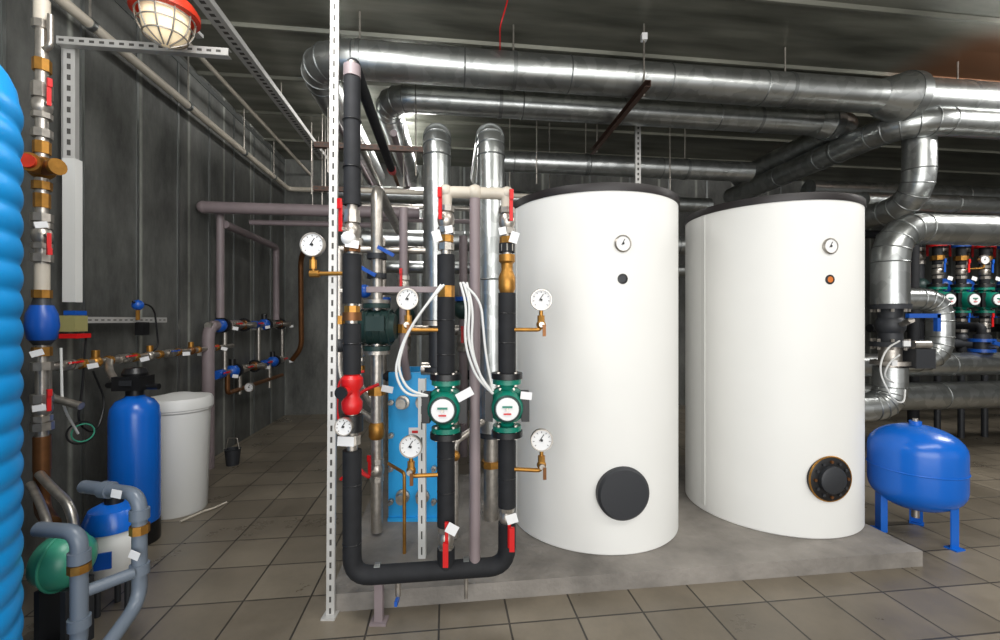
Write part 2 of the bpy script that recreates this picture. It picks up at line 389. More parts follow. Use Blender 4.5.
# fittings left leg
valve(b,LP+Zu*1.68,Zu,.027,(-.5,-.9,0),.12); collar(b,LP+Zu*1.75,Zu,.034,.035,STEEL,8); collar(b,LP+Zu*1.605,Zu,.036,.03,BRONZE,8)
collar(b,LP+Zu*1.345,Zu,.034,.03,BRASS,8); collar(b,LP+Zu*1.315,Zu,.04,.035,BRONZE,18)
b.lathe(LP+Zu*.90,Zu,[(.03,0),(.042,.02),(.044,.05),(.032,.07),(.032,.10),(.046,.12),(.046,.15),(.03,.17)],RED,20)
b.cyl(LP+Zu*1.0,LP+Zu*1.0+Vector((-.02,-.07,0)),.02,RED); b.cyl(LP+Zu*1.0+Vector((-.02,-.065,0)),LP+Zu*1.0+Vector((-.022,-.078,0)),.026,BLK)
collar(b,LP+Zu*1.085,Zu,.034,.03,BRASS,8)
gauge(b,LP+Vector((-.012,-.06,.86)),.036); collar(b,LP+Zu*.86,Zu,.045,.07,BLK,20); b.cyl(LP+Zu*.86,LP+Vector((-.012,-.05,.86)),.02,BLK)
collar(b,LP+Zu*.79,Zu,.036,.04,STEEL,8); tag(b,LP+Vector((-.01,-.05,.795)),.085,.05,.05)
tag(b,LP+Vector((.02,-.06,1.615)),.07,.04,.15); tag(b,LP+Vector((-.0,-.06,1.64)),.05,.05,-.4)
b.sph(LP+Vector((0,-.045,1.64)),.03,TAG,16)
for P_,sd in((MP,-1),(RP,1)):
    valve(b,P_+Zu*1.74,Zu,.027,(.25*sd,-.9,0),.12); collar(b,P_+Zu*1.655,Zu,.033,.03,BRASS,8); collar(b,P_+Zu*1.62,Zu,.036,.03,STEEL,8)
    tag(b,P_+Vector((.03*sd,-.07,1.655)),.045,.06,.3*sd); tag(b,P_+Vector((-.02*sd,-.06,1.685)),.04,.04,-.2)
    pump(b,P_+Zu*.925,1.05)
collar(b,MP+Zu*1.425,Zu,.038,.05,BRASS,8)
b.lathe(RP+Zu*1.42,Zu,[(.03,0),(.038,.02),(.038,.07),(.026,.10),(.026,.13),(.036,.14),(.036,.17)],BRASS,14)
valve(b,MP+Zu*.34,Zu,.026,(.15,-.9,0),.1); valve(b,RP+Zu*.42,Zu,.024,(.15,-.9,0),.1,up=-1)
b.box(MP+Vector((.008,-.075,.31)),(.022,.018,.10),RED); b.box(RP+Vector((.02,-.075,.36)),(.022,.018,.10),RED)
tag(b,MP+Vector((.035,-.08,.42)),.06,.055,.5); tag(b,RP+Vector((.02,-.08,.45)),.06,.05,-.3)
tag(b,MP+Vector((.09,-.1,.99)),.09,.045,-.5); tag(b,RP+Vector((.08,-.1,.98)),.06,.04,.1)
gauge(b,(-.807,1.9,1.624),.05,stem=[(-.807,1.9,1.50),(-.66,1.89,1.50)])
collar(b,(-.807,1.9,1.54),Zu,.016,.04,BRASS,8); collar(b,(-.80,1.9,1.50),(1,0,0),.016,.04,BRASS,8)
gauge(b,(-.397,1.9,1.39),.045,stem=[(-.397,1.9,1.257),(-.25,1.92,1.257)])
gauge(b,(.18,1.93,1.388),.045,stem=[(.18,1.93,1.257),(.04,1.95,1.257)])
gauge(b,(-.384,1.9,.755),.047,stem=[(-.384,1.9,.626),(-.25,1.92,.626)])
gauge(b,(.182,1.93,.775),.047,stem=[(.182,1.93,.64),(.04,1.95,.64)])
for (x,y,z) in((-.397,1.9,1.29),(.18,1.93,1.29),(-.384,1.9,.66),(.182,1.93,.675)):
    collar(b,(x,y,z+.015),Zu,.016,.03,BRASS,8); b.sph((x,y,z-.01),.021,BRASS,12); b.cyl((x,y,z-.01),(x,y-.035,z-.01),.012,STEEL,10)
    b.box((x+.01,y-.04,z-.035),(.014,.01,.05),BRONZE)
b.box((-.42,1.955,1.435),(.34,.03,.025),MAUVE)
b.box(Vector((-.52,1.895,.09)),(.035,.03,.18),MAUVE); b.box((-.52,1.895,.005),(.07,.06,.01),MAUVE)
for x in(-.53,-.15):
    collar(b,(x,1.89+(x+.63)*.12,.205),U,.043,.025,GALVD,20)
b.cyl((-.15,1.945,.17),(-.15,1.945,.07),.008,STEEL)
b.cyl((-.44,1.9,.17),(-.44,1.9,.11),.012,STEEL); b.box((-.44,1.88,.10),(.012,.05,.02),BLUE2)
b.done()
def hose(name,pts,r,m,rad=.08):
    b=MB(name); b.tube(pts,r,m,rad,8,8); return b.done()
b=MB('sensor_cable_bundle')
for dx,dz in((0,0),(.012,.02)):
    b.tube([(-.25+dx,1.87,1.45),(-.33+dx,1.83,1.33+dz),(-.40+dx,1.82,1.22+dz),(-.435+dx,1.81,1.08+dz),(-.39+dx,1.81,.99+dz),(-.30,1.83,.985)],.0055,HOSE,.09,8,8)
for dx,dz in((0,0),(.014,.01),(.028,-.02)):
    b.tube([(-.17+dx,1.88,1.46),(-.14+dx,1.85,1.36+dz),(-.15+dx,1.84,1.2+dz),(-.10+dx,1.84,1.06+dz),(-.03,1.85,.99)],.0055,HOSE,.09,8,8)
b.tube([(-.16,1.88,1.46),(-.08,1.85,1.38),(-.06,1.85,1.15),(-.03,1.86,1.0)],.0055,HOSE,.09,8,8)
b.done()

# ---------------- struts ----------------
def strut(b,p,q,w,d,up,m=None,pitch=.05,sw=.34):
    m=m or STRUT; p=Vector(p);q=Vector(q); x=(q-p).normalized(); n=Vector(up); n=(n-x*n.dot(x)).normalized(); y=x.cross(n)
    R=Matrix((x,y,n)).transposed(); L=(q-p).length; c=(p+q)/2
    b.box(c,(L,w,.004),m,R); b.box(c+y*(w/2)-n*d/2,(L,.003,d),m,R); b.box(c-y*(w/2)-n*d/2,(L,.003,d),m,R)
    k=int(L/pitch)
    for i in range(k):
        b.box(p+x*(pitch*(i+.5))+n*.0022,(pitch*.5,w*sw,.0015),SLOT,R)
b=MB('perforated_strut_post'); strut(b,(-.745,1.93,0),(-.720,1.93,3.5),.032,.02,(.12,-1,0),STRUT,.05,.28); b.box((-.745,1.93,.004),(.06,.06,.008),STRUT); b.done()
b=MB('overhead_cable_channel'); p0=Vector((-1.80,2.2,3.3)); strut(b,p0,p0+Vd*3.3,.10,.04,(0,0,-1),STRUT,.06)
for t in(.6,1.9,3.1): b.cyl(p0+Vd*t,p0+Vd*t+Zu*.2,.006,STEEL,8)
b.done()
b=MB('strut_frame')
strut(b,(-2.40,2.45,2.2),(-2.40,2.45,2.86),.05,.04,(.3,-1,0),STRUT,.06)
strut(b,(-2.42,2.40,2.83),(-1.55,2.51,2.83),.04,.04,(0,-1,0),STRUT,.05)
b.box((-2.40,2.47,1.8),(.065,.05,.80),WPLAS,RY); b.box((-2.44,2.49,2.5),(.03,.06,.7),STRUT,RY)
b.done()
b=MB('duct_support_strut'); strut(b,(1.08,3.15,2.995),(.95,4.45,2.995),.045,.04,(1,0,0),BROWN,.07)
for (x,y) in((1.07,3.27),(.96,4.35)): b.cyl((x,y,2.96),(x,y,3.5),.007,STEEL,8)
b.box((1.07,3.27,3.40),(.04,.04,.05),TAG)
b.done()
b=MB('duct_support_strut'); strut(b,(-1.5,3.55,2.72),(-.62,3.66,2.72),.04,.04,(0,-1,0),BROWN,.06); strut(b,(-1.7,4.0,2.50),(-.8,4.11,2.50),.04,.04,(0,-1,0),BROWN,.06)
for (x,y) in((-1.4,3.58),(-.7,3.66),(-1.6,4.03),(-.9,4.11)): b.cyl((x,y,2.5),(x,y,3.5),.006,STEEL,8)
b.done()
b=MB('vertical_duct_bracket'); strut(b,(1.35,4.3,2.55),(1.35,4.3,3.2),.05,.03,(0,-1,0),STRUT,.05); b.cyl((1.35,4.31,3.1),(1.35,4.31,3.5),.007,STEEL,8); b.done()
b=MB('duct_hanger_rods')
for (x,y,z,r) in((-1.0,3.14,3.153,.13),(.1,3.28,3.153,.13),(2.3,3.55,3.153,.13),(3.9,3.75,3.153,.17),(0.,3.82,3.175,.114),(2.4,4.12,3.175,.114),(.9,4.62,2.93,.108),(2.0,4.76,2.93,.108),(4.6,3.77,2.95,.117),(3.3,4.3,2.95,.117),(.1,4.53,2.1,.1)):
    b.cyl((x,y,z+r),(x,y,3.5),.0065,STEEL,8); collar(b,(x,y,z),U if not (x==3.3) else Vd,r+.004,.03,GALVD,32)
for (x,y,z) in((-2.1,4.9,2.7),(-1.9,4.7,2.5),(-1.6,5.1,2.6),(-2.3,5.4,2.6),(.35,4.2,2.6),(.55,4.9,2.5),(1.7,4.4,2.4)):
    b.cyl((x,y,z),(x,y,3.5),.006,STEEL,8)
b.done()
hose('red_signal_cable',[(.06,2.98,3.5),(.03,2.97,3.38),(.0,2.98,3.29),(.0,3.3,3.27)],.005,RED)

# ---------------- caged lamp ----------------
b=MB('caged_industrial_lamp'); lx,ly,lz=-1.71,2.25,2.915
b.lathe((lx,ly,lz),(0,0,-1),[(0,-.12),(.035,-.12),(.04,-.06),(.09,-.04),(.13,0),(.15,.035),(.15,.06),(.12,.062)],RUST,36)
b.lathe((lx,ly,lz),(0,0,-1),[(.105,.04),(.105,.10),(.09,.16),(.05,.195),(0,.205)],GLASS,32)
for zz,rr in((.07,.125),(.12,.118),(.17,.095)): b.ring((lx,ly,lz-zz),Zu,rr,.004,STEEL,36,6)
for i in range(10):
    t=i*math.pi/5; d=Vector((math.cos(t),math.sin(t),0)); o=Vector((lx,ly,lz))
    b.tube([o+d*.128-Zu*.05,o+d*.123-Zu*.11,o+d*.098-Zu*.17,o+d*.02-Zu*.215],.004,STEEL,.03,6,4)
b.cyl((lx,ly,lz+.1),(lx,ly,3.5),.012,STEEL,10); b.box((lx,ly+.12,lz+.0),(.04,.28,.02),STRUT); 
b.done()

# ---------------- ribbed blue tank far left ----------------
b=MB('ribbed_blue_water_tank'); prof=[(0,0),(.37,0),(.385,.02)]; z=.03
while z<1.96:
    for k in range(8):
        t=k/8; prof.append((.390+.009*math.sin(math.pi*t),z+.085*t))
    z+=.085
for i in range(10):
    t=i/9*math.pi/2; prof.append((.10+.290*math.cos(t),z+.2*math.sin(t)))
prof+=[(.10,z+.24),(0,z+.24)]
b.lathe((-1.81,1.13,0),Zu,prof,LBLUE,80); b.done(60)

# ---------------- water riser at left wall ----------------
b=MB('water_inlet_riser'); X,Y=-2.134,2.05
def Zr(y): return 1.3+(320-y)*.00466   # drawing scale of this riser
b.cyl((X,Y,.6),(X,Y,3.3),.024,STEEL)
for (y0,y1,r,m) in((0,22,.03,WPIPE),(22,30,.036,STEEL),(60,72,.034,BRASS),(84,94,.038,STEEL),(130,138,.038,STEEL),(142,154,.032,BRASS),(182,190,.036,BRASS),(194,208,.03,BRASS),(214,222,.040,STEEL),(254,262,.040,STEEL),(264,290,.028,WPIPE),(290,298,.036,BRASS),(347,356,.036,BRASS),(362,370,.040,STEEL),(394,402,.040,STEEL),(422,430,.042,STEEL),(436,470,.032,BRONZE)):
    collar(b,(X,Y,Zr((y0+y1)/2)),Zu,r,abs(y1-y0)*.00466,m,8 if m in(BRASS,STEEL) else 16)
valve(b,(X,Y,Zr(106)),Zu,.028,(.9,-.4,0),.11); valve(b,(X,Y,Zr(236)),Zu,.028,(.9,-.4,0),.09,up=-1); valve(b,(X,Y,Zr(408)),Zu,.028,(.9,-.4,0),.09)
b.sph((X,Y,Zr(168)),.055,BRASS); b.cyl((X,Y,Zr(168)),(X+.03,Y-.085,Zr(168)),.042,BRASS); b.cyl((X+.03,Y-.085,Zr(168)),(X+.035,Y-.1,Zr(168)),.030,RUST); b.cyl((X+.03,Y-.02,Zr(170)),(X+.10,Y-.04,Zr(170)),.032,BRONZE,16); b.cyl((X+.10,Y-.04,Zr(170)),(X+.12,Y-.045,Zr(170)),.037,BRASS,16)
b.lathe((X,Y,Zr(345)),Zu,[(.03,0),(.05,.03),(.06,.09),(.055,.14),(.035,.19),(.03,.22)],CAST,24)
b.lathe((X,Y,Zr(345)),Zu,[(.031,.005),(.051,.03),(.061,.09),(.0555,.145),(.04,.185)],BLUE2,24)
for y_,dx in((228,.07),(352,.05),(405,.06)): tag(b,(X+dx,Y-.07,Zr(y_)),.055,.035,random.uniform(-.4,.4),.6)
b.tube([(X+.02,Y-.03,Zr(472)),(X+.15,Y-.1,Zr(480)),(X+.28,Y-.15,.5),(X+.36,Y-.2,.33)],.018,STEEL,.12)
b.tube([(X+.0,Y-.05,Zr(480)),(X+.13,Y-.13,.5),(X+.24,Y-.2,.42),(X+.32,Y-.26,.22)],.016,STEEL,.12)
b.tube([(X,Y,Zr(440)),(X,Y,.42),(X+.2,Y-.15,.42)],.03,BRONZE)
b.tube([(X,Y,3.1),(X,Y,3.5)],.024,WPIPE)
b.tube([(X,Y,Zr(50)),(X+.06,Y-.02,Zr(50)),(X+.06,Y-.02,Zr(18))],.012,STEEL)
b.done()

# ---------------- softener, brine tank ----------------
b=MB('water_softener_vessel'); x,y=-2.14,2.58
b.lathe((x,y,0),Zu,[(0,0),(.118,0),(.122,.01),(.122,.12),(.112,.13)],BLK,40)
b.lathe((x,y,0),Zu,[(.118,.11),(.122,.14),(.122,.74),(.115,.79),(.09,.83),(.05,.85),(.045,.86),(0,.86)],BLUE,40)
b.cyl((x,y,.85),(x,y,.90),.045,BLK); b.box((x,y-.01,.935),(.15,.13,.08),BLK,RY); b.lathe((x,y,.97),Zu,[(.06,0),(.065,.02),(.05,.05),(0,.055)],BLK,24)
b.box((x+.01,y-.08,.94),(.07,.006,.03),CAST); b.cyl((x+.07,y,.91),(x+.14,y,.91),.018,BLK); b.cyl((x-.07,y,.91),(x-.2,y+.05,.91),.018,BLK)
b.tube([(x-.1,y,.92),(x-.2,y+.05,1.0),(x-.24,y+.1,1.05)],.02,STEEL)
b.done()
b=MB('brine_tank'); x,y=-2.20,3.02
b.lathe((x,y,0),Zu,[(0,0),(.158,0),(.163,.012),(.182,.68),(.192,.69),(.192,.71)],WPLAS,48)
b.lathe((x,y,0),Zu,[(.194,.70),(.198,.705),(.198,.755),(.188,.775),(.12,.785),(.06,.80),(0,.80)],WPLAS,48)
b.tube([(x-.05,y-.17,.62),(x-.03,y-.2,.5),(x-.02,y-.19,.2),(x-.05,y-.2,.03)],.006,HOSE)
b.tube([(x+.15,y-.2,.008),(x+.2,y-.05,.01),(x+.24,y+.0,.012),(x+.26,y+.1,.008)],.007,WPIPE)
b.done()
b=MB('small_bucket'); x,y=-2.40,3.95
b.lathe((x,y,0),Zu,[(0,0),(.05,0),(.065,.14),(.07,.145),(.06,.145),(.048,.02),(0,.02)],CAST,24); b.tube([(x-.06,y,.14),(x-.04,y,.24),(x+.04,y,.24),(x+.06,y,.14)],.004,STEEL); b.done()

# ---------------- lower-left filter group ----------------
b=MB('green_pressure_vessel'); c=Vector((-1.72,1.74,.35))
b.lathe(c-Vector((.10,0,0)),(1,0,0),[(0,0),(.05,.01),(.09,.04),(.108,.10),(.09,.15),(.05,.18),(0,.19)],GRN,32); b.ring(c,(1,0,0),.108,.006,GRN,32)
for dx in(-.05,.05): b.box(c+Vector((dx,0,-.22)),(.02,.12,.26),CAST)
b.done()
b=MB('cartridge_filter_vessel'); x,y=-1.735,1.98
b.lathe((x,y,0),Zu,[(0,.14),(.05,.14),(.085,.18),(.107,.26),(.105,.35),(.09,.38)],WPLAS,40)
b.lathe((x,y,0),Zu,[(.10,.37),(.112,.375),(.112,.41),(.09,.46),(.05,.48),(0,.48)],BLUE,40)
b.box((x+.04,y-.103,.27),(.06,.008,.07),BLUE2,Matrix.Rotation(.4,3,'Z'))
for t in(0,2.1,4.2): b.cyl((x+.06*math.cos(t),y+.06*math.sin(t),0),(x+.06*math.cos(t),y+.06*math.sin(t),.2),.012,CAST,10)
b.cyl((x,y,.47),(x,y,.53),.035,BLK); b.done()
b=MB('grey_drain_pipework')
b.tube([(-1.75,1.85,.60),(-1.45,1.77,.60),(-1.45,1.77,.17),(-1.40,1.45,.08),(-1.36,1.2,.08)],.026,PVC,.07)
b.tube([(-1.70,1.62,.53),(-1.53,1.6,.53),(-1.53,1.6,.1),(-1.50,1.3,.06)],.026,PVC,.06)
b.tube([(-1.53,1.62,.30),(-1.45,1.74,.30)],.022,PVC)
for p,a in(((-1.62,1.815,.60),(1,-.2,0)),((-1.45,1.77,.52),Zu),((-1.53,1.6,.44),Zu),((-1.45,1.77,.3),Zu),((-1.53,1.6,.2),Zu)): collar(b,p,a,.034,.04,PVC,20)
collar(b,(-1.53,1.6,.40),Zu,.034,.03,BRASS,8); collar(b,(-1.45,1.77,.46),Zu,.034,.035,BRASS,8)
tag(b,(-1.5,1.72,.62),.05,.04,.2); tag(b,(-1.43,1.72,.38),.05,.04,.4)
b.box((-1.53,1.6,.04),(.05,.05,.08),PVC)
b.done()

# ---------------- left wall pipe runs ----------------
b=MB('heating_pipe_run')
def W(y,off,z): return Vector((wx(y)+off,y,z))
b.tube([W(2.25,.12,1.05),W(4.3,.12,1.05)],.02,STEEL)
b.tube([W(3.85,.12,1.25),W(5.8,.12,1.25)],.03,STEEL)
b.tube([W(4.0,.12,.80),W(5.7,.12,.80)],.025,STEEL)
b.tube([W(2.3,.12,1.05),W(2.3,.12,.9),W(2.3,.3,.85)],.02,STEEL)
for i,y in enumerate((2.42,2.62,2.85,3.1,3.32,3.6,3.9)):
    if i%2==0: valve(b,W(y,.12,1.05),Vd,.022,(.8,-.5,.3),.09,hm=[RED,RED,BLUE2,RED][i//2%4])
    else:
        b.sph(W(y,.12,1.05),.035,[BRASS,STEEL,BRONZE][i//2%3],14); b.cyl(W(y,.12,1.05),W(y,.12,1.12),.02,BRASS,10)
    if i%2==0: tag(b,W(y+.08,.2,1.04-.02*(i%2)),.06,.035,random.uniform(-.3,.3),.5)
    collar(b,W(y+.1,.12,1.05),Vd,.03,.03,BRASS,8)
for i,y in enumerate((4.05,4.3,4.55,4.8,5.05,5.3,5.55)):
    for z in(1.25,.80):
        k=(i+(z>1))%4
        if k==0: valve(b,W(y,.12,z),Vd,.03,(.9,-.4,.2),.1,m=BLUE2)
        elif k==1: b.sph(W(y,.12,z),.065,BLUE2,14); b.cyl(W(y,.12,z),W(y,.12,z+.12),.03,BLK,10); collar(b,W(y+.07,.12,z),Vd,.07,.03,BLK,16)
        elif k==2: valve(b,W(y,.12,z),Vd,.03,(.9,-.4,.2),.1); 
        else: b.sph(W(y,.12,z),.05,BRONZE,14); collar(b,W(y,.12,z),Vd,.07,.02,BLK,16); b.cyl(W(y,.12,z),W(y,.24,z),.03,STEEL,12)
        if i%3==0: tag(b,W(y+.1,.22,z-.03),.06,.04,random.uniform(-.3,.3),.4)
for y,z0,z1 in((4.15,.8,1.25),(4.9,.8,1.25),(5.6,.8,1.25),(4.45,.55,.8),(5.2,.5,.8)): b.cyl(W(y,.12,z0),W(y,.12,z1),.02,STEEL,12)
gauge(b,W(4.45,.22,.62),.045)
b.tube([W(4.2,.12,.8),W(4.2,.12,.6),W(5.6,.12,.6)],.022,BRONZE)
for y in(2.5,3.4,4.2,5.0,5.7): b.box(W(y,.065,1.05 if y<4 else 1.2),(.11,.03,.03),STRUT)
b.done()
b=MB('grey_painted_pipework')
b.tube([(-2.56,3.86,.0),(-2.56,3.86,1.25),W(4.5,.09,1.25)],.048,MAUVE,.13)
b.tube([(-2.60,3.86,2.29),(-.75,4.09,2.29)],.052,MAUVE); b.sph((-2.60,3.86,2.29),.055,MAUVE)
b.tube([(-2.53,3.98,2.26),(-2.53,3.98,1.32)],.032,MAUVE)
b.tube([(-2.50,4.0,2.17),(-2.67,5.25,2.17),(-2.67,5.25,1.3)],.036,MAUVE)
b.tube([(-2.15,5.0,2.28),(-2.15,5.0,2.22),(-2.4,5.3,2.05),(-2.46,5.45,.95),(-2.6,5.5,.8)],.03,BRONZE,.12)
b.tube([(-2.3,4.05,2.2),(-1.2,4.18,2.2)],.025,MAUVE)
b.tube([(-2.60,6.1,2.1),(-2.60,6.1,0)],.03,MAUVE)
for z in(.4,1.0): b.box((-2.62,3.88,z),(.08,.03,.03),STRUT)
b.done()
b=MB('overhead_water_pipe')
p=Vector((-2.79,5.58,3.05)); b.tube([p-Vd*4.2,p+Vd*.3,p+Vd*.3+U*.6],.03,WPIPE,.08)
for t in(-3,-2,-1,-.2): b.cyl(p+Vd*t,p+Vd*t+Zu*.45,.006,STEEL,8); collar(b,p+Vd*t,Vd,.036,.03,GALVD,18)
p=Vector((-2.55,5.58,3.3)); b.tube([p-Vd*4.2,p+Vd*.6],.018,WPIPE)
b.done()
b=MB('conduit_run')
for k in range(4):
    p=Vector((-1.35+.16*k,3.6,2.95-.12*(k%2))); b.tube([p,p+Vd*2.4],.02+.008*(k%2),[MAUVE,STEEL,BRONZE,MAUVE][k])
for k in range(3): b.tube([(-1.3,3.9+.25*k,2.45-.07*k),(.9,4.17+.25*k,2.45-.07*k)],.022,[WPIPE,STEEL,MAUVE][k])
b.done()
b=MB('pressure_transmitter')
b.box(W(2.5,.09,1.28),(.08,.09,.09),YEL,RY); b.box(W(2.5,.10,1.21),(.09,.1,.025),RED,RY); b.box(W(2.5,.10,1.34),(.06,.08,.025),BLUE2,RY)
strut(b,W(2.5,.08,1.30),W(3.35,.08,1.30),.035,.03,(1,-.2,0),sw=.2); b.sph(W(2.95,.14,1.40),.035,BLUE2,14); b.cyl(W(2.95,.14,1.30),W(2.95,.14,1.40),.012,BRASS,8); b.box(W(3.05,.1,1.24),(.05,.07,.09),BLK,RY)
b.tube([W(2.55,.12,1.2),W(2.5,.14,.9),W(2.45,.15,.72),W(2.6,.14,.62),W(2.7,.12,.8),W(2.6,.12,1.0)],.006,BLK,.08,8)
b.tube([W(2.9,.14,1.42),W(3.1,.15,1.4),W(3.15,.15,1.1),W(3.05,.12,1.05)],.006,BLK,.08,8)
b.tube([W(2.35,.15,1.15),W(2.3,.2,.85),W(2.4,.2,.68)],.006,HOSE,.08,8)
b.ring(W(2.42,.2,.68),(1,-.6,0),.06,.005,BLK,24,6); b.ring(W(2.42,.21,.68),(1,-.6,0),.048,.004,GRN,24,6)
b.done()

# ---------------- plate heat exchanger & rear pump group ----------------
b=MB('plate_heat_exchanger'); x0,x1=-.68,-.38; cx=(x0+x1)/2
b.box((cx,2.70,.53),(.30,.035,.90),PLB); b.box((cx,3.02,.53),(.30,.03,.90),PLB)
for i in range(16): b.box((cx,2.735+i*.017,.5),(.25,.008,.74),STEEL if i%2 else BLUE2)
for sx in(-.13,.13):
    for z in(.2,.4,.6,.8): b.cyl((cx+sx,2.62,z),(cx+sx,3.05,z),.009,STEEL,8); b.cyl((cx+sx,2.655,z),(cx+sx,2.68,z),.018,STEEL,6)
for sx in(-.06,.06):
    for z in(.23,.8): b.lathe((cx+sx,2.68,z),(0,-1,0),[(.042,0),(.042,.02),(.03,.022),(.03,.07),(0,.07)],STEEL,20)
b.box((cx+.02,2.678,.62),(.09,.004,.05),TAG); b.box((cx+.02,2.676,.62),(.05,.004,.015),RED)
b.box((cx,2.86,.09),(.3,.4,.02),PLB)
b.done()
b=MB('white_support_post'); strut(b,(-.40,2.25,.08),(-.40,2.25,1.0),.035,.03,(0,-1,0),WPLAS,.08,.2); b.done()
b=MB('rear_pump_assembly')
X,Y=-.70,2.50
b.tube([(X,Y,.1),(X,Y,2.05),(X-.15,Y+1.2,2.05)],.033,STEEL,.09)
c=Vector((X,Y,1.26))
b.lathe(c-Vector((.11,0,0)),(1,0,0),[(0,0),(.07,0),(.08,.02),(.095,.04),(.1,.11),(.095,.18),(.08,.2),(.07,.22),(0,.22)],DTEAL,32)
for k in range(5): b.ring(c+Vector((-.08+.04*k,0,0)),(1,0,0),.098,.006,DTEAL,28,6)
for z in(.12,-.12): collar(b,c+Zu*z,Zu,.075,.025,DTEAL,24); collar(b,c+Zu*z*1.2,Zu,.075,.02,STEEL,24)
b.box(c+Vector((.02,-.1,.02)),(.1,.03,.08),DTEAL)
for z,k in((1.55,0),(1.66,1)): collar(b,(X,Y,z),Zu,.055,.03,CAST,18); b.box((X-.03+.1*k,Y-.07,z+.02),(.10,.018,.02),BLUE2,Matrix.Rotation(.5,3,'Y'))
b.lathe((X,Y,.62),Zu,[(.03,0),(.045,.02),(.045,.08),(.033,.10)],BRASS,16); valve(b,(X,Y,.45),Zu,.03,(-.3,-.9,0),.1); collar(b,(X,Y,.9),Zu,.05,.05,BRASS,8)
b.tube([(-.86,2.7,1.8),(-.86,2.7,.9),(-.72,2.52,.8)],.02,STEEL); valve(b,(-.86,2.7,1.1),Zu,.024,(0,-1,0),.08,hm=BLUE2); collar(b,(-.86,2.7,1.0),Zu,.03,.04,BRASS,8)
b.tube([(-.56,2.55,1.95),(-.56,2.55,1.1),(-.56,2.66,.95)],.024,MAUVE); valve(b,(-.56,2.55,1.5),Zu,.026,(0,-1,0),.09); collar(b,(-.56,2.55,1.25),Zu,.035,.05,BRASS,8)
b.tube([(-.95,2.6,1.72),(-.45,2.66,1.72)],.022,STEEL); b.tube([(-.95,2.6,1.47),(-.5,2.66,1.47)],.022,STEEL); b.tube([(-.95,2.6,1.72),(-.95,2.6,1.0),(-.9,2.62,.8),(-.72,2.52,.72)],.022,STEEL)
collar(b,(-.95,2.6,1.3),Zu,.035,.05,BRASS,8); b.sph((-.95,2.6,1.15),.045,CAST,16); b.sph((-.8,2.6,1.47),.04,BLUE2,14)
tag(b,(-.62,2.42,.92),.08,.045,.2); tag(b,(-.8,2.45,.78),.06,.05,-.2)
b.tube([(-.5,2.3,.08),(-.5,2.3,.5),(-.62,2.45,.5)],.009,BRASS); b.tube([(-.25,2.45,.09),(-.25,2.45,.62),(-.1,2.6,.7)],.018,STEEL); b.sph((-.25,2.43,.55),.03,BRASS,12)
b.cyl((-.055,2.7,.08),(-.055,2.7,.62),.045,STEEL,16); collar(b,(-.055,2.7,.6),Zu,.075,.03,CAST,20); collar(b,(-.055,2.7,.42),Zu,.06,.04,BRASS,8)
b.cyl((-.387,2.7,.98),(-.387,2.7,1.31),.05,CAST,20); collar(b,(-.387,2.7,1.28),Zu,.09,.03,STEEL,24)
collar(b,(-.387,2.7,1.0),Zu,.08,.03,CAST,24)
b.cyl((-.48,2.7,1.0),(-.387,2.7,1.0),.04,STEEL)
b.done()
hose('red_hose',[(-.66,2.4,.95),(-.78,2.38,.9),(-.8,2.35,.66),(-.74,2.33,.5),(-.68,2.33,.46),(-.76,2.3,.52),(-.84,2.32,.46)],.009,RED,.07)
hose('red_cable',[(-.74,2.4,1.02),(-.86,2.36,1.0),(-.88,2.36,.8),(-.80,2.38,.55)],.007,RED,.07)
b=MB('rear_manifold')
for x,y,z0,z1,m in((-1.15,4.3,.6,2.1,STEEL),(-.95,4.4,.4,2.1,STEEL),(-.35,4.2,.5,2.1,MAUVE),(.25,4.3,.3,2.1,STEEL),(1.2,4.6,.3,2.1,STEEL),(1.0,5.2,.2,2.7,BLACK)):
    b.cyl((x,y,0),(x,y,z1),.04,m); valve(b,(x,y,1.1),Zu,.045,(0,-1,0),.14); collar(b,(x,y,1.5),Zu,.08,.04,BLUE2,18)
b.tube([(-1.2,4.3,1.2),(1.3,4.6,1.2)],.05,STEEL); b.tube([(-1.2,4.3,.75),(1.3,4.6,.75)],.05,BLACK)
b.sph((-.95,4.4,1.35),.1,DTEAL); b.sph((-.35,4.2,1.4),.1,DTEAL)
b.done()

# ---------------- blue expansion vessel ----------------
b=MB('blue_expansion_vessel'); x,y=2.53,2.68; R=.228
prof=[(0,.155),(.04,.155)]
for i in range(1,9):
    t=i/8*math.pi/2; prof.append((R*math.sin(t),.155+.15*(1-math.cos(t))))
prof.append((R,.52))
for i in range(1,9):
    t=i/8*math.pi/2; prof.append((max(R*math.cos(t),.0),.52+.145*math.sin(t)))
b.lathe((x,y,0),Zu,prof,BLUE,56); b.ring((x,y,.41),Zu,R,.005,BLUE,56,6)
b.cyl((x,y,.65),(x,y,.685),.03,BLUE,16); b.cyl((x,y,.68),(x,y,.70),.014,STEEL,10); b.cyl((x,y,.1),(x,y,.17),.02,STEEL,10)
for t in(-75,45,165):
    t=math.radians(t); d=Vector((math.cos(t),math.sin(t),0)); Rz=Matrix.Rotation(t,3,'Z')
    b.box(Vector((x,y,.16))+d*.19,(.006,.06,.31),BLUE,Rz); b.box(Vector((x,y,.16))+d*.175+Vector((-d.y,d.x,0))*.03,(.035,.006,.31),BLUE,Rz); b.box(Vector((x,y,.004))+d*.19,(.06,.07,.008),BLUE,Rz)
b.done()

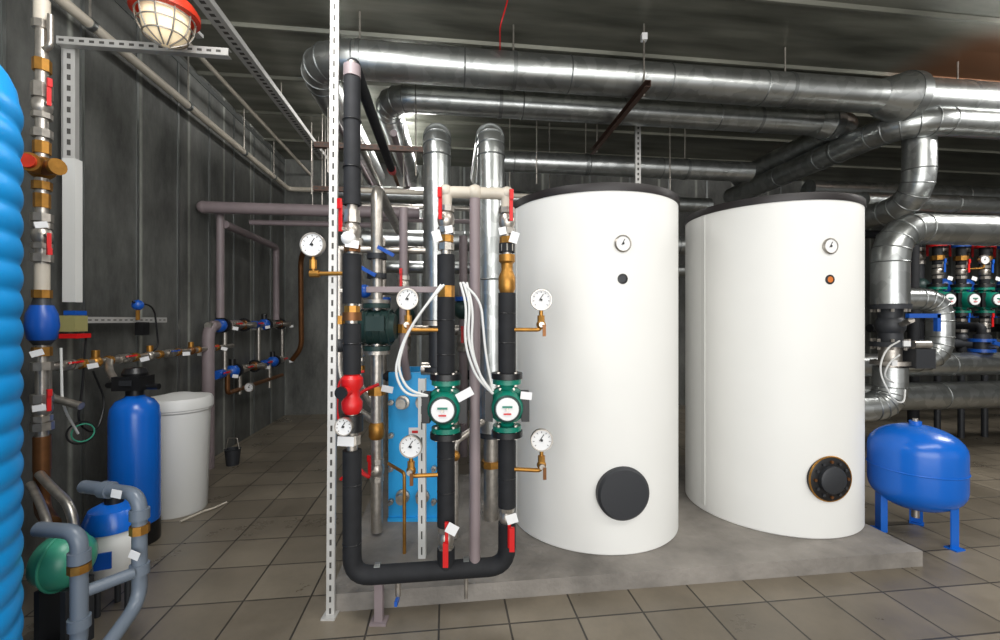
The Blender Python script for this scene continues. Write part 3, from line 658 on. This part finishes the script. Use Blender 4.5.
# ---------------- right background pump station ----------------
b=MB('heating_pump_station')
for i in range(9):
    x=4.80+.30*i; y=4.83+.1228*(x-4.8)
    b.cyl((x,y,.95),(x,y,2.3),.042,BLACK); pump(b,(x,y,1.52+.0*(i%2)),1.3)
    valve(b,(x,y,1.24),Zu,.035,(0,-1,0),.13,hm=BLUE2 if i%2 else RED); valve(b,(x,y,1.83),Zu,.035,(0,-1,0),.13,hm=RED if i%2 else BLUE2)
    collar(b,(x,y,1.98),Zu,.06,.05,BRASS,8); b.sph((x,y,1.10),.06,CAST,14); tag(b,(x+.05,y-.09,1.75),.07,.05,.3)
    collar(b,(x,y,2.12),Zu,.08,.03,BLUE2 if i%2 else RED,18)
    if i%2: gauge(b,(x+.12,y-.12,1.95),.05,stem=[(x+.12,y-.12,1.86),(x,y-.02,1.86)])
    b.cyl((x,y,.0),(x,y,.95),.03,CAST,12)
    b.cyl((x+.13,y+.35,.9),(x+.13,y+.35,2.4),.05,CAST); b.sph((x+.13,y+.35,1.7),.10,BLUE2 if i%3 else DTEAL,14)
    collar(b,(x+.13,y+.35,1.35),Zu,.1,.05,BLUE2,18); valve(b,(x+.13,y+.35,2.05),Zu,.045,(0,-1,0),.14,hm=RED)
a=Vector((4.5,4.79,0)); e=Vector((7.6,5.17,0))
b.tube([a+Zu*2.2,e+Zu*2.2],.055,STEEL); b.tube([a+Zu*1.04,e+Zu*1.04],.05,CAST)
b.tube([a+Vd*.5+Zu*1.2,e+Vd*.5+Zu*1.2],.05,BLACK); b.tube([a+Vd*.6+Zu*2.35,e+Vd*.6+Zu*2.35],.05,BLACK)
b.cyl(a+Zu*0,a+Zu*2.4,.05,BLACK)
b.done()
b=MB('butterfly_valve')
x,y=4.75,4.34
b.cyl((x,y,.97),(x,y,1.16),.06,CAST,16); collar(b,(x,y,1.0),Zu,.10,.03,BLUE2,20); collar(b,(x,y,1.10),Zu,.10,.03,BLUE2,20); b.cyl((x,y-.14,1.05),(x,y,1.05),.018,STEEL,8)
b.box((x+.06,y-.15,1.05),(.24,.02,.035),BLUE2,Matrix.Rotation(.3,3,'Y')); b.tube([(x,y,1.16),(x,y,1.24),(x,y+.5,1.24)],.035,BLACK)
b.done()
b=MB('flow_sensor_cable')
b.tube([(2.86,3.15,1.15),(2.72,3.1,1.1),(2.62,3.05,.95),(2.68,3.0,.75),(2.8,3.05,.72),(2.9,3.15,.8)],.006,HOSE,.1,8); b.tube([(2.86,3.15,1.05),(2.74,3.1,1.0),(2.70,3.1,.9),(2.82,3.15,.85)],.006,HOSE,.08,8); b.done()

# ---------------- lights ----------------
def area(name,loc,tgt,sx,sy,p,col=(1,1,1)):
    l=bpy.data.lights.new(name,'AREA'); l.shape='RECTANGLE'; l.size=sx; l.size_y=sy; l.energy=p; l.color=col
    o=bpy.data.objects.new(name,l); o.location=loc; o.rotation_euler=(Vector(tgt)-Vector(loc)).to_track_quat('-Z','Y').to_euler(); S.collection.objects.link(o)
area('fill_behind_camera',(.8,-2.6,1.5),(.8,3,2.0),5,2.6,190,(1,.995,.98))  # added soft main fill at the open front; no doorway is modelled
area('fill_front',(2.5,.6,3.3),(2.3,1.8,0),3,.6,60,(1,.97,.92))  # unseen fill from above, added for the foreground; no fixture here
area('fill_left_wall',(-.9,1.4,3.2),(-2.5,3.2,1.2),.6,2,60,(1,.99,.97))  # added fill to brighten the left wall, not a real fitting
area('fill_rear_left',(-1.0,5.0,3.35),(-2.2,4.6,.5),1.2,.4,60,(1,.98,.95))  # invented fill lifting the rear left corner, no lamp there
area('fill_right',(5.5,2.9,3.35),(5.2,4.6,0),2.,.5,110,(1,.98,.95))  # added fill for the dark right background, without a fixture
w=bpy.data.worlds.new('World'); S.world=w; w.use_nodes=True; w.node_tree.nodes['Background'].inputs[0].default_value=(1,.99,.98,1); w.node_tree.nodes['Background'].inputs[1].default_value=.65

cam=bpy.data.cameras.new('Camera'); cam.sensor_width=36; cam.lens=440/1000*36; co=bpy.data.objects.new('Camera',cam)
co.location=(0,0,1.3); co.rotation_euler=(math.pi/2,0,0); S.collection.objects.link(co); S.camera=co
S.view_settings.view_transform='Standard'
